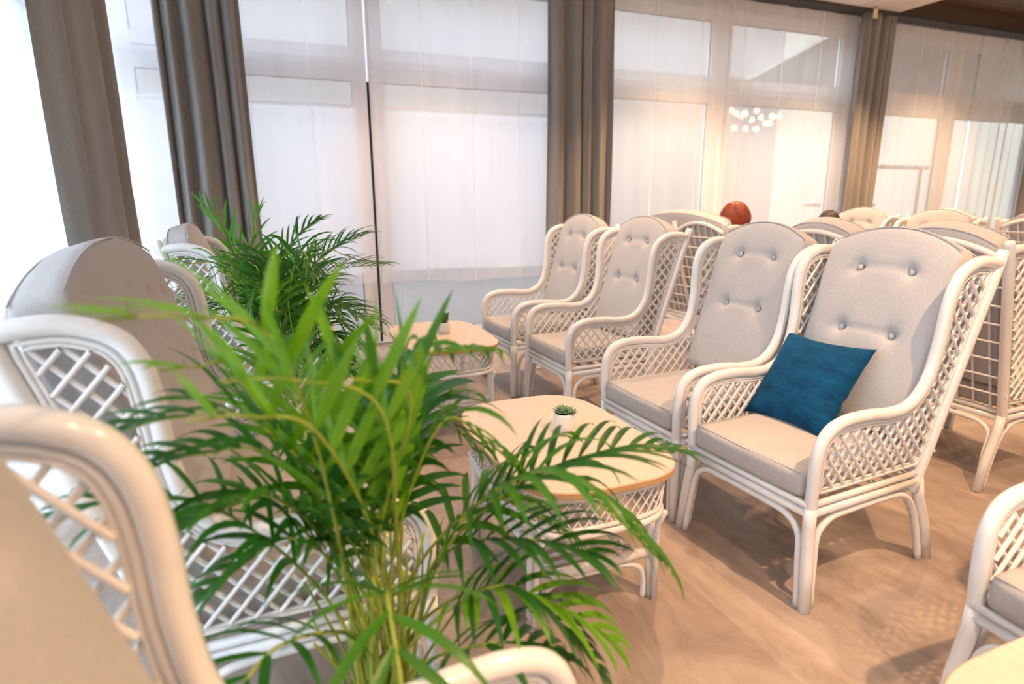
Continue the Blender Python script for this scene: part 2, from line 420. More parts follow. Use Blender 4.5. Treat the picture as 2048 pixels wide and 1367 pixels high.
# ================================================================ curtains
def drape(name, x0, x1, y, z0, z1, folds, amp, material, label, axis=0, gather=0.0, seed=0, hem=0.0, nz=24, thick=0.003, top_pull=0.0, cat='curtain', group=None, ph=0.0):
    rnd = random.Random(seed); nx = max(40, int(folds*16))
    offs = [rnd.uniform(-0.35, 0.35) for _ in range(8)]; amps = [rnd.uniform(0.6, 1.15) for _ in range(int(folds)+3)]
    V = []; F = []
    for j in range(nz+1):
        tz = j/nz; z = z0+(z1-z0)*tz
        for i in range(nx+1):
            u = i/nx
            a = amps[int(u*folds)]*(1-(u*folds) % 1) + amps[int(u*folds)+1]*((u*folds) % 1)
            phs = 2*math.pi*(u*folds + 0.18*math.sin(3.1*u*math.pi+offs[0]*6) + 0.06*math.sin(5*tz+offs[1]*9+u*4)) + ph
            d = amp*a*math.sin(phs)*(0.75+0.25*(1-tz)) + amp*0.25*math.sin(phs*2.3+offs[2]*5)
            c = (x0+x1)/2; hw = (x1-x0)/2*(1-gather*tz)
            x = c+(u*2-1)*hw + top_pull*tz + amp*0.18*math.cos(phs)
            zz = z
            if j == 0 and hem: zz += hem*(math.sin(u*5.3+offs[3]*4)+0.5*math.sin(u*13+offs[4]*5)) + hem*0.5
            p = (x, y+d, zz) if axis == 0 else (y+d, x, zz)
            V.append(p)
    for j in range(nz):
        for i in range(nx):
            a = j*(nx+1)+i; F.append((a, a+1, a+nx+2, a+nx+1))
    m = MB(); m.add(V, F); o = m.build(name, material)
    if thick:
        md = o.modifiers.new('thickness', 'SOLIDIFY'); md.thickness = thick; md.offset = 0
    if label: tag(o, label, cat, group)
    return o

drape('curtain', -0.60, 0.0, 5.50, 0.03, 3.39, 4.2, 0.055, M_CURT, 'dark taupe curtain hanging in the corner behind the small palm', seed=3)
drape('curtain', 2.60, 3.32, 5.50, 0.03, 3.39, 4.6, 0.055, M_CURT, 'grey taupe curtain between the plain sheer pair and the warm sheers, middle of the room', seed=5)
drape('curtain', 6.50, 7.05, 5.47, 0.03, 3.38, 4.2, 0.05, M_CURT, 'olive taupe curtain under the end of the white ceiling', seed=8, top_pull=0.02)
drape('curtain', 9.86, 10.5, 5.42, 0.03, 3.38, 4.4, 0.055, M_CURT, 'dark curtain at the far right end of the windows', seed=11)
drape('curtain', 3.47, 4.88, -0.80, 0.03, 3.39, 2.6, 0.06, M_CURT, 'wide brown taupe curtain on the left window wall', axis=1, seed=13)

drape('sheer_curtain', -0.86, 0.938, 5.61, 0.63, 3.38, 4, 0.012, M_SHEER, 'white sheer panel left of the dark gap beside the corner curtain', seed=21, hem=0.008, thick=0)
drape('sheer_curtain', 0.985, 2.72, 5.60, 0.60, 3.38, 4, 0.012, M_SHEER, 'white sheer panel right of the dark gap with a wavy hem', seed=22, hem=0.012, thick=0)
drape('sheer_curtain', 3.15, 4.75, 5.60, 0.05, 3.38, 5, 0.012, M_SHEERW, 'warm light tinted sheer panel right of the middle curtain', seed=23, thick=0)
drape('sheer_curtain', 4.78, 6.60, 5.60, 0.05, 3.38, 5, 0.012, M_SHEERW, 'warm light tinted sheer panel left of the olive curtain, with lamp reflections behind', seed=24, thick=0)
drape('sheer_curtain', 6.95, 8.80, 5.60, 0.05, 3.36, 7, 0.02, M_SHEERW, 'warm light tinted sheer panel directly right of the olive curtain', seed=25, thick=0)
drape('sheer_curtain', 8.83, 10.1, 5.57, 0.05, 3.36, 7, 0.025, M_SHEERW, 'gathered warm light tinted sheer panel beside the far right curtain', seed=26, thick=0)
drape('sheer_curtain', 10.3, 12.1, 5.60, 0.05, 3.36, 5, 0.02, M_SHEERW, 'warm light tinted sheer panel beyond the far right curtain', seed=27, thick=0)
drape('sheer_curtain', 4.55, 5.56, -0.90, 0.05, 3.38, 5, 0.02, M_SHEERL, 'bright white sheer between the wide brown curtain and the corner', axis=1, seed=28, thick=0)
drape('sheer_curtain', 1.6, 4.5, -0.90, 0.05, 3.38, 9, 0.02, M_SHEERL, 'bright white sheer at the far left, before the wide brown curtain', axis=1, seed=29, thick=0)
drape('sheer_curtain', -3.4, 1.55, -0.90, 0.05, 3.38, 14, 0.02, M_SHEERL, 'bright white sheer beside the nearest armchair', axis=1, seed=30, thick=0)

def blind(x0, x1, label):
    t = thing('window_blind', label, 'blind', ((x0+x1)/2, 5.70, 0.70))
    hw = (x1-x0)/2
    m = MB(); nx, nz = 30, 20; V = []; F = []
    for j in range(nz+1):
        for i in range(nx+1):
            u = i/nx; z = 1.44*j/nz
            V.append((-hw+2*hw*u, 0.004*math.sin(7*u+z*3)*(1-j/nz), z + (0.012*math.sin(u*6) if j == 0 else 0)))
    for j in range(nz):
        for i in range(nx): a = j*(nx+1)+i; F.append((a, a+1, a+nx+2, a+nx+1))
    m.add(V, F); m.build('cloth', M_BLIND, t)
    m = MB(); m.tube([(-hw, 0, 1.45), (hw, 0, 1.45)], 0.014)
    for q in (-hw, hw): m.box(q-.012, q+.012, -.012, .085, 1.43, 1.47)
    m.build('roller', M_FRAME, t)
blind(-0.80, 0.85, 'white roller blind behind the sheer left of the dark gap')
blind(1.10, 2.80, 'white roller blind behind the sheer right of the dark gap')

m = MB(); m.box(-0.9, 12.1, 5.46, 5.66, ZC-0.035, ZC-0.001) ; tag(m.build('curtain_track', M_RAIL, smooth=False), 'dark curtain track along the top of the far windows', 'curtain track')
m = MB(); m.box(-0.93, -0.74, YF+0.05, 5.45, ZC-0.035, ZC-0.001); tag(m.build('curtain_track', M_RAIL, smooth=False), 'dark curtain track along the top of the left windows', 'curtain track')
t = thing('hanging_tag', 'small pale yellow tag hanging over the olive curtain', 'tag', (6.58, 5.38, 3.30))
m = MB(); m.box(-0.028, 0.028, -0.012, 0.0, 0, 0.095); m.build('plate', M_TAG, t, smooth=False)
m = MB(); m.tube([(0, -0.006, 0.09), (0, 0.0, 0.115), (0.004, 0.02, 0.13)], 0.004, 6); m.build('hook', M_STEEL, t)

# ================================================================ rattan wing chair
PROF = [(-.015, .36), (-.008, .50), (-.018, .58), (-.055, .632), (-.12, .653), (-.19, .656), (-.26, .653), (-.34, .645),
        (-.42, .650), (-.487, .685), (-.533, .76), (-.553, .87), (-.560, .98), (-.575, 1.06), (-.612, 1.113), (-.68, 1.141), (-.745, 1.142), (-.800, 1.132)]
def postline(z): return -.577-(z-.345)*.2917
def wz(y, z):
    k = (z-.345)/.8
    return .279+.022*k+.012*max(0, min(1, (-y-.3)/.5))*k
prof_s = [(p.x, p.y) for p in spline([(a, b, 0) for a, b in PROF], 5)]
def inward(poly, d):
    n_ = len(poly); out = []
    for i in range(n_):
        a = Vector(poly[i-1]); b = Vector(poly[i]); c = Vector(poly[(i+1) % n_])
        t = (c-a)
        if t.length < 1e-9: continue
        t.normalize(); nrm = Vector((-t.y, t.x))
        out.append(b+nrm*d)
    return out
def segdist(p, poly):
    best = 9
    for i in range(len(poly)):
        a = Vector(poly[i-1]); b = Vector(poly[i]); ab = b-a; L2 = ab.length_squared
        u = 0 if L2 < 1e-12 else max(0, min(1, (p-a).dot(ab)/L2)); best = min(best, (a+ab*u-p).length)
    return best
# closed outline in (y,z) of the side: up the front, along the arm and wing, down the post, back along the rail
outline = [(-.015, .385)] + prof_s[1:] + [(postline(z), z) for z in [1.08-0.05*i for i in range(14)]] + [(-.57+.055*i, .385) for i in range(0, 10)]
def ring_at(d):
    # dense outline, offset, filter
    dense = []
    for i in range(len(outline)):
        a = Vector(outline[i-1]); b = Vector(outline[i]); k = max(1, int((b-a).length/.012))
        for j in range(k): dense.append(a+(b-a)*(j/k))
    area = sum(dense[i-1].x*dense[i].y-dense[i].x*dense[i-1].y for i in range(len(dense)))
    q = inward(dense, d if area > 0 else -d)
    return [p for p in q if segdist(p, outline) > d*0.93]
ring1, ring2, ring3 = ring_at(.0275), ring_at(.0385), ring_at(.041)
def inside(p, poly):
    c = False; j = len(poly)-1
    for i in range(len(poly)):
        if (poly[i].y > p.y) != (poly[j].y > p.y) and p.x < (poly[j].x-poly[i].x)*(p.y-poly[i].y)/(poly[j].y-poly[i].y)+poly[i].x: c = not c
        j = i
    return c
LAT = []
for d_, (dy, dz) in enumerate(((-.66, .751), (.66, .751))):
    D_ = Vector((dy, dz)); Nn = Vector((-dz, dy))
    for k in range(-40, 60):
        base = Vector((-.4, .7)) + Nn*(k*.0405)
        cur = None; st = .006
        for i in range(-200, 200):
            p = base + D_*(i*st)
            if inside(p, ring3):
                if cur is None: cur = [p, p]
                cur[1] = p
            elif cur is not None:
                if (cur[1]-cur[0]).length > .02: LAT.append((d_, cur[0], cur[1]))
                cur = None

def make_chair(name, label, cat, e=0.0, seats=1, cush_rise=0.0, detail=1):
    t = thing(name, label, cat)
    nseg = 10 if detail else 8
    for s in (1, -1):
        W = lambda y, z: s*(wz(y, z)+e)
        m = MB(); m.tube([(y, W(y, z), z) for y, z in [(-.015, .33)]+prof_s], .0205, nseg); m.build('armrest', M_RATTAN, t)
        m = MB()                                                      # rear post, slightly taller than the wing
        m.tube([(postline(z), W(postline(z), z), z) for z in (.30, .345, .6, .85, 1.1, 1.165)] + [(postline(1.178), W(-.8, 1.178), 1.178)], [.021]*6+[.016], nseg)
        m.build('back_post', M_RATTAN, t)
        m = MB(); m.tube([(.0, s*(.31+e), 0), (-.006, s*(.296+e), .15), (-.014, s*(.281+e), .30), (-.015, s*(.279+e), .365)], .0215, nseg); m.build('leg', M_RATTAN, t)
        m = MB(); m.tube([(-.694, s*(.292+e), 0), (-.655, s*(.288+e), .15), (-.60, s*(.283+e), .28), (postline(.36), s*(.280+e), .36)], .0205, nseg); m.build('leg', M_RATTAN, t)
        m = MB()
        for rg, r in ((ring1, .0072), (ring2, .005)):
            m.tube([(p.x, W(p.x, p.y), p.y) for p in rg[::2]], r, 6, closed=True)
        m.build('side_trim', M_RATTAN, t)
        m = MB()
        for d_, a, b in LAT:
            off = .0045 if d_ else -.0045
            A = (a.x, W(a.x, a.y)+s*off*1.25, a.y); B_ = (b.x, W(b.x, b.y)+s*off, b.y)
            m.tube([A, B_], .0062, 6 if detail else 5, cap=False)
        m.build('side_lattice', M_RATTAN, t)
        m = MB(); m.tube([(-.02, W(0, .345), .342), (-.58, W(-.58, .345), .342)], .0165, nseg); m.tube([(-.02, W(0, .37), .374), (-.58, W(-.58, .37), .374)], .012, 8)
        m.build('side_rail', M_RATTAN, t)
        m = MB()                                                      # bent brace under the side rail
        m.tube(spline([(-.035, s*(.303+e), 0), (-.045, s*(.290+e), .16), (-.060, s*(.281+e), .255), (-.115, s*(.279+e), .302), (-.20, s*(.279+e), .310),
                       (-.40, s*(.279+e), .312), (-.50, s*(.280+e), .302), (-.563, s*(.281+e), .255), (-.61, s*(.285+e), .16), (-.655, s*(.289+e), 0)], 5), .0125, 8)
        m.build('brace', M_RATTAN, t)
    h = .279+e
    m = MB(); m.tube([(-.012, -h, .342), (-.012, h, .342)], .0165, nseg); m.tube([(-.004, -h, .374), (-.004, h, .374)], .012, 8); m.build('front_rail', M_RATTAN, t)
    m = MB(); m.tube([(-.577, -h, .342), (-.577, h, .342)], .0165, nseg); m.tube([(-.582, -h, .374), (-.582, h, .374)], .012, 8); m.build('rear_rail', M_RATTAN, t)
    for x0, x1 in ((.0, -.012), (-.668, -.592)):
        m = MB()
        m.tube(spline([(x0, -.278-e, 0), (x0*.55+x1*.45, -.262-e, .16), (x1, -.246-e, .255), (x1, -.195-e, .303), (x1, -.10-e, .311), (x1, .10+e, .311), (x1, .195+e, .303),
                       (x1, .246+e, .255), (x0*.55+x1*.45, .262+e, .16), (x0, .278+e, 0)], 5), .0125, 8)
        m.build('brace', M_RATTAN, t)
    m = MB()
    for i in range(7): m.tube([(-.06-.08*i, -h, .362), (-.06-.08*i, h, .362)], .008, 6, cap=False)
    m.build('seat_slats', M_RATTAN, t)
    # back: one or two arches, square lattice
    nb = seats; hw = .305+e
    edges = [-hw+2*hw*i/nb for i in range(nb+1)]
    for b in range(nb):
        a0, a1 = edges[b], edges[b+1]
        def zt(w_): u = (w_-a0)/(a1-a0)*2-1; return 1.085+.085*(1-u*u)
        m = MB(); pts = [(postline(zt(a0+(a1-a0)*i/14)), a0+(a1-a0)*i/14, zt(a0+(a1-a0)*i/14)) for i in range(15)]
        m.tube(pts, .0155, nseg); m.build('back_arch', M_RATTAN, t)
        m = MB()
        for i in range(1, 8):
            w_ = a0+(a1-a0)*i/8; z1 = zt(w_); m.tube([(postline(.375)+.002, w_, .375), (postline(z1)+.002, w_, z1)], .0065, 6, cap=False)
        for i in range(1, 9):
            z = .375+.0855*i; m.tube([(postline(z)-.009, a0, z), (postline(z)-.009, a1, z)], .006, 6, cap=False)
        m.build('back_lattice', M_RATTAN, t)
    if nb > 1:
        m = MB(); m.tube([(postline(z), 0, z) for z in (.30, .6, .9, 1.178)], .020, nseg); m.build('back_post', M_RATTAN, t)
    # seat cushion(s)
    tot = 2*(.256+e)
    for b in range(seats):
        wd = tot/seats; c = -tot/2+wd*(b+.5)
        V, F = rbox(.2925, wd/2-.002, .046, .018, 20, 20, 4)
        VV = []
        for p in V:
            u = p.x/.2925; v_ = p.y/(wd/2)
            puff = .010*(1-u**4)*(1-v_**4) if p.z > 0.02 else 0
            VV.append((p.x-.287+.010*(1-v_*v_)*(u > .9), c+p.y, .434+p.z+puff + .0015*math.sin(p.x*31+b)*math.sin(p.y*23)*(p.z > .03)))
        m = MB(); m.add(VV, F); sc = m.build('seat_cushion', M_SEAT, t)
        m = MB(); zc = .477
        m.tube([(.001, c-wd/2+.012, zc), (.009, c, zc), (.001, c+wd/2-.012, zc)], .0022, 5); m.build('piping', M_SEAT, sc)
    # back cushion
    hb = .262+e; H = .692+cush_rise; T = .118
    upv = Vector((-.280, 0, .960)); nv = Vector((.960, 0, .280)); org = Vector((-.602, 0, .484))
    V, F = rbox(hb, H/2, T/2, .026, 44 if seats == 1 else 72, 56, 6)
    btn = [(x, z) for z in (.320, .545) for x in ((-.103, .103) if seats == 1 else (-.39, -.15, .15, .39))]
    def arch(a): u = a/hb; return 1+(.078/H)*(1-abs(u)**2.2)
    def front(a, b):
        f_ = .012*(1-(a/hb)**4)*(1-(b/H*2-1)**4)
        for bx, bz in btn:
            r2 = (a-bx)**2+(b-bz)**2; f_ -= .024*math.exp(-r2/(.021**2)) + .010*math.exp(-r2/(.055**2))
        for z in (.320, .545):
            xs = sorted(x for x, zz in btn if zz == z)
            for x0, x1 in zip(xs[::2], xs[1::2]):
                dx = max(0, x0-a, a-x1); f_ -= .007*math.exp(-((b-z)/.011)**2)*math.exp(-(dx/.035)**2)
        f_ += .0015*math.sin(a*19+b*11)
        return f_
    VV = []
    for p in V:
        a, b, c_ = p.x, p.y+H/2, p.z+T/2
        if c_ > T*.7: c_ += front(a, b)
        tp = 1-.12*max(0, (b/H-.86)/.14)**2*(abs(c_-T/2)/(T/2))
        c_ = T/2+(c_-T/2)*tp
        b *= arch(a)
        a *= 1-.05*max(0, (b/H-.80)/.25)**2
        q = org+upv*b+nv*c_; VV.append((q.x, a, q.z))
    m = MB(); m.add(VV, F); bc = m.build('back_cushion', M_LINEN, t)
    m = MB()
    for cc in (T*.93, T*.10):
        pts = []
        for i in range(25):
            a = -hb*.97+2*hb*.97*i/24; b = (H-.006)*arch(a); q = org+upv*b+nv*cc; pts.append((q.x, a*.985, q.z))
        m.tube(pts, .0028, 5)
    m.build('piping', M_LINEN, bc)
    for bx, bz in btn:
        m = MB(); q = org+upv*(bz*arch(bx))+nv*(T-.014)
        m.ball((0, 0, 0), .0125, 12, 6, (.55, 1, 1)); o = m.build('button', M_LINEN, bc, loc=(q.x, bx, q.z)); o.rotation_euler = (0, math.radians(-16), 0)
    return t

pi = math.pi
G1 = 'white rattan wing chairs facing the coffee tables on the right'
rc = math.radians
chair = make_chair('wing_chair', 'white rattan wing chair holding the teal velvet pillow', 'chair')
chair.location = (1.562, 1.601, 0); chair.rotation_euler = (0, 0, rc(-176.4)); chair['group'] = G1
GB = 'white rattan chairs seen from behind, back to back with the facing row'
dup(chair, (1.534, 2.268, 0), rc(-178.2), 'empty white rattan wing chair between the pillow chair and the nearer table', G1)
dup(chair, (1.595, 3.381, 0), rc(-178.7), 'white rattan wing chair right of the far table, nearer one of the distant pair', G1)
dup(chair, (1.532, 4.092, 0), rc(-178.2), 'white rattan wing chair nearest the grey middle curtain', G1)
dup(chair, (1.544, 0.517, 0), rc(178), 'cropped rattan wing chair at the lower right corner beside the round tabletop edge', G1)
dup(chair, (3.722, 1.918, 0), rc(0.1), 'rattan chair seen from behind at the right edge, its square back lattice in full view', GB)
dup(chair, (3.76, 2.625, 0), rc(-1), 'rattan chair seen from behind, just above the pillow chair, dark haired person beyond', GB)
dup(chair, (0.36, 3.64, 0), rc(-3), 'white rattan wing chair on the left side beside the small palm and corner curtain', 'rattan seats along the left windows')
dup(chair, (0.430, 0.479, 0), rc(3), 'nearest rattan wing chair, cropped and blurred at the lower left corner', 'rattan seats along the left windows')
GF = 'distant rattan chairs near the olive curtain'
dup(chair, (4.98, 3.62, 0), rc(189), 'distant facing rattan chair between the two far wing tops, second from olive curtain', GF)
dup(chair, (5.36, 4.72, 0), rc(187), 'distant facing rattan chair right below the olive curtain with the dark haired person', GF)
dup(chair, (6.76, 3.06, 0), rc(-3), 'distant rattan chair seen from behind at the right edge, arched square lattice', GF)
dup(chair, (6.82, 3.95, 0), rc(0), 'distant rattan chair whose dark cushion rises behind the facing distant chair', GF)
sofa = make_chair('rattan_sofa', 'white rattan two seat sofa on the left behind the large palm', 'sofa', e=.262, seats=2, cush_rise=0.02)
sofa.location = (0.33, 1.905, 0)
dup(sofa, (3.96, 4.23, 0), rc(1.9), 'rattan two seat sofa seen from behind with double arched back, red haired person in it')

# ================================================================ pillow
def make_pillow():
    n_ = 40; V = []; F = []; hw = .200
    for side in (1, -1):
        for j in range(n_+1):
            for i in range(n_+1):
                u = -1+2*i/n_; v = -1+2*j/n_
                th = .066*max(0, (1-u*u)*(1-v*v))**.42
                px = u*hw*(1-.10*(1-v*v)); pz = v*hw*(1-.10*(1-u*u))
                if side > 0:
                    th += (.010*math.sin(9*u+5*v)+.006*math.sin(16*v-7*u+2))*(1-u*u)*(1-v*v)
                    th -= .026*math.exp(-(((u-.72)*.6+(v+.02)*.9)/.06)**2)*math.exp(-((u-.62)/.35)**2-((v+.15)/.4)**2)
                    th -= .030*math.exp(-((v+.74+.15*math.sin(5*u))/.05)**2)*math.exp(-((u-.2)/.5)**2)
                V.append((px, side*th, pz))
    k = (n_+1)**2
    for s_ in (0, 1):
        for j in range(n_):
            for i in range(n_):
                a = s_*k+j*(n_+1)+i; q = (a, a+1, a+n_+2, a+n_+1); F.append(q if s_ else q[::-1])
    bm = bmesh.new(); vs = [bm.verts.new(p) for p in V]
    for q in F: bm.faces.new([vs[i] for i in q])
    bmesh.ops.remove_doubles(bm, verts=bm.verts, dist=.0004)
    me = bpy.data.meshes.new('throw_pillow'); bm.to_mesh(me); bm.free()
    me.materials.append(M_VELVET); me.polygons.foreach_set('use_smooth', [True]*len(me.polygons))
    o = bpy.data.objects.new('throw_pillow', me); C.objects.link(o); return o
pil = tag(make_pillow(), 'teal blue velvet pillow leaning in the front right rattan chair', 'pillow')
R_ = Matrix.Rotation(rc(-88.4), 4, 'Z') @ Matrix.Rotation(rc(-35.9), 4, 'X') @ Matrix.Rotation(rc(-1.7), 4, 'Y')
pil.matrix_world = Matrix.Translation((1.970, 1.723, .640)) @ R_

# ================================================================ coffee tables
def sup(a, b, n_=3.8, k=72):
    out = []
    for i in range(k):
        th = 2*math.pi*i/k; c, s = math.cos(th), math.sin(th)
        out.append((a*math.copysign(abs(c)**(2/n_), c), b*math.copysign(abs(s)**(2/n_), s)))
    return out
def make_table(label):
    t = thing('coffee_table', label, 'table', group='rattan coffee tables with oak tops')
    a, b = .290, .436
    m = MB(); o_ = sup(a, b, k=96); o2 = sup(a-.003, b-.003, k=96); k = 96
    V = [(x, y, .512) for x, y in o2]+[(x, y, .515) for x, y in o_]+[(x, y, .532) for x, y in o_]+[(x, y, .535) for x, y in o2]
    F = []; MI = []
    for r_ in range(3):
        for i in range(k): j = (i+1) % k; F.append((r_*k+i, r_*k+j, (r_+1)*k+j, (r_+1)*k+i)); MI.append(1)
    F.append(tuple(3*k+i for i in range(k))); F.append(tuple(range(k))[::-1]); MI += [0, 0]
    m.add(V, F); m.mi = MI; m.build('table_top', [M_TOP, M_EDGE], t, smooth=False)
    m = MB()
    lo = sup(a-.035, b-.035, k=72); hi = sup(a-.022, b-.022, k=72)
    m.tube([(x, y, .372) for x, y in lo], .0125, 8, closed=True); m.tube([(x, y, .394) for x, y in lo], .008, 8, closed=True)
    m.tube([(x, y, .502) for x, y in hi], .0095, 8, closed=True)
    m.build('apron_ring', M_RATTAN, t)
    # lattice between rings
    per = []; Ls = [0]
    P_ = [Vector(p) for p in sup(a-.028, b-.028, k=720)]
    for i in range(720): Ls.append(Ls[-1]+(P_[(i+1) % 720]-P_[i]).length)
    tot = Ls[-1]; cnt = 64
    def at(s):
        s = s % tot; lo_, hi_ = 0, 720
        while hi_-lo_ > 1:
            mid = (lo_+hi_)//2
            if Ls[mid] <= s: lo_ = mid
            else: hi_ = mid
        return P_[lo_ % 720]
    m = MB()
    for i in range(cnt):
        for dr in (1, -1):
            pts = []
            for q in range(6):
                f_ = q/5; p = at(tot*i/cnt+dr*f_*tot/cnt*2.0); kx = 1-.02*(1-f_)
                nrm = p.normalized()*(.003*dr)
                pts.append((p.x*kx+nrm.x, p.y*kx+nrm.y, .394+.106*f_))
            m.tube(pts, .0038, 5, cap=False)
    m.build('apron_lattice', M_RATTAN, t)
    for sx in (1, -1):
        for sy in (1, -1):
            m = MB(); x, y = .227*sx, .279*sy
            m.tube([(x, y, 0), (x*.99, y, .2), (x*.96, y*1.0, .50)], .0185, 10)
            m.tube([(x*1.0, y+.030*sy, 0), (x*.985, y+.032*sy, .2), (x*.97, y+.040*sy, .30), (x*.97, y+.075*sy, .362)], .010, 8)
            m.build('leg', M_RATTAN, t)
    for sy in (1, -1):
        y = .279*sy
        m = MB(); m.tube([(-.225, y, .175), (.225, y, .175)], .0185, 10); m.build('shelf_rail', M_RATTAN, t)
        m = MB()
        m.tube(spline([(-.200, y, 0), (-.198, y, .075), (-.175, y, .125), (-.11, y, .148), (0, y, .150), (.11, y, .148), (.175, y, .125), (.198, y, .075), (.200, y, 0)], 5), .0105, 8)
        m.build('brace', M_RATTAN, t)
    for sx in (1, -1):
        m = MB(); m.tube([(.155*sx, -.279, .172), (.155*sx, .279, .172)], .014, 8); m.build('shelf_side_rail', M_RATTAN, t)
    m = MB()
    for i in range(11): m.tube([(-.165, -.24+.048*i, .186), (.165, -.24+.048*i, .186)], .0075, 6)
    m.build('shelf_slats', M_RATTAN, t)
    return t
tab = make_table('nearer full rattan coffee table with the blue green rosette succulent'); tab.location = (.922, 1.847, 0)
dup(tab, (.985, 3.625, 0), 0, 'farther rattan coffee table by the windows with the dark green succulent')
dup(tab, (1.215, .135, 0), 0, 'cropped coffee table top at the bottom right corner')

# ================================================================ succulents
def leaf_blade(m, base, direc, upv, L_, W_, T_):
    d = Vector(direc).normalized(); s = d.cross(Vector(upv)).normalized(); n_ = s.cross(d).normalized(); V = []; F = []
    st = [(0, .35), (.25, .8), (.55, 1), (.82, .7), (1, .06)]
    for f_, w_ in st:
        c = Vector(base)+d*(L_*f_)+n_*(L_*.18*f_*f_)
        for a, b in ((-1, 0), (0, 1), (1, 0), (0, -1)):
            V.append(c+s*(a*W_*w_/2)+n_*(b*T_*w_/2*(.6 if b > 0 else 1)))
    for i in range(len(st)-1):
        for k in range(4): k2 = (k+1) % 4; F.append((i*4+k, i*4+k2, (i+1)*4+k2, (i+1)*4+k))
    F.append((0, 1, 2, 3)); F.append((16, 17, 18, 19)); m.add(V, F)
def vase(name, loc, label, kind):
    t = thing(name, label, 'potted plant', loc)
    m = MB(); m.lathe([(.0001, 0), (.030, 0), (.034, .003), (.039, .018), (.040, .036), (.037, .060), (.0355, .070), (.034, .070), (.033, .062), (.0001, .060)], n=32)
    m.build('pot', M_CERAMIC, t)
    m = MB(); m.lathe([(.0001, .064), (.020, .065), (.0335, .063)], n=20); m.build('soil', M_SOIL, t)
    m = MB(); rnd = random.Random(4)
    if kind == 0:
        for rings, (cx, cy, cz, R0) in enumerate(((-.006, .004, .078, .036), (.014, -.008, .074, .034))):
            for lv in range(4):
                for k in range(8-lv):
                    a = 2*pi*k/(8-lv)+lv*.5+rings; el = .12+.33*lv
                    leaf_blade(m, (cx+.003*math.cos(a), cy+.003*math.sin(a), cz-.008+lv*.002), (math.cos(a)*math.cos(el), math.sin(a)*math.cos(el), math.sin(el)), (0, 0, 1), R0*(1-.16*lv), .019*(1-.1*lv), .007)
        m.build('rosette_leaves', M_SUCC, t)
    else:
        for s_ in range(9):
            a0 = 2*pi*s_/9; r_ = .016 if s_ else 0; hx, hy = r_*math.cos(a0), r_*math.sin(a0); hh = rnd.uniform(.045, .075)
            m.tube([(hx, hy, .06), (hx*1.7, hy*1.7, .06+hh*.9)], .0025, 6)
            for k in range(9):
                a = k*2.4; f_ = .25+.75*k/9; el = .5+.5*f_
                leaf_blade(m, (hx*(1+.7*f_), hy*(1+.7*f_), .06+hh*.9*f_), (math.cos(a)*math.cos(el), math.sin(a)*math.cos(el), math.sin(el)), (0, 0, 1), .024, .013, .006)
        m.build('leafy_stems', M_SUCC2, t)
    return t
vase('potted_succulent', (.960, 1.872, .535), 'blue green rosette succulent in a white pot on the nearer table', 0)
vase('potted_succulent', (1.015, 3.66, .535), 'dark green bushy succulent in a white pot on the farther table', 1)

# ================================================================ areca palms
def frond(name, parent, B, M_, T_, n_pairs, Lmax, Wd, mi, f0=.42, droop=.5, seed=0, up0=0.28, spread=1.0):
    rnd = random.Random(seed); B, M_, T_ = Vector(B), Vector(M_), Vector(T_)
    m1 = B.lerp(M_, .5)+Vector((0, 0, .10))*(M_-B).length + (Vector((B.x-M_.x, B.y-M_.y, 0))*.18)
    P = spline([B, m1, M_, M_.lerp(T_, .55)+Vector((0, 0, .05))*(T_-M_).length*2, T_], 10)
    acc = [0]
    for i in range(1, len(P)): acc.append(acc[-1]+(P[i]-P[i-1]).length)
    tot = acc[-1]
    def at(f_):
        s = f_*tot
        for i in range(1, len(P)):
            if acc[i] >= s:
                u = (s-acc[i-1])/max(1e-6, acc[i]-acc[i-1]); return P[i-1].lerp(P[i], u), (P[i]-P[i-1]).normalized()
        return P[-1], (P[-1]-P[-2]).normalized()
    m = MB()
    m.tube(P, [.0042*(1-.75*acc[i]/tot)+.0008 for i in range(len(P))], 6, mi=1)
    for k in range(n_pairs):
        f_ = f0+(1-f0)*(k+.5)/n_pairs; q = (k+.5)/n_pairs
        for sd in (1, -1):
            p, tn = at(min(.999, f_+rnd.uniform(-.006, .006)))
            side = tn.cross(Vector((0, 0, 1)))
            side = side.normalized() if side.length > .15 else Vector((1, 0, 0)).cross(tn).normalized()
            nup = side.cross(tn).normalized()
            Ln = Lmax*(.55+.75*math.sin(pi*min(1, q*.80+.18)))*.78*rnd.uniform(.88, 1.1)
            if q > .9: Ln *= .8
            ang = rc(58-38*q+rnd.uniform(-6, 6))*spread
            d = (tn*math.cos(ang)+side*(sd*math.sin(ang))+nup*up0).normalized()
            pts = []; c = p.copy(); dd = d.copy(); ns = 7
            for i in range(ns+1):
                pts.append(c.copy()); c = c+dd*(Ln/ns)
                dd = (dd+Vector((0, 0, -1))*(droop*.16*(1+i*.35))*rnd.uniform(.7, 1.3)).normalized()
            V = []; F = []
            wp = [.35, .85, 1, 1, .9, .7, .42, .03]
            for i, c in enumerate(pts):
                tt = (pts[min(i+1, ns)]-pts[max(i-1, 0)]).normalized()
                sw = tt.cross(nup); sw = sw.normalized() if sw.length > .1 else side
                nn = sw.cross(tt).normalized(); ww = Wd*wp[i]*.5
                V += [c-sw*ww+nn*ww*.35, c, c+sw*ww+nn*ww*.35]
            for i in range(ns):
                a = i*3; F += [(a, a+1, a+4, a+3), (a+1, a+2, a+5, a+4)]
            m.add(V, F, 0)
    return m.build(name, [M_LEAF[mi], M_STEM], parent)

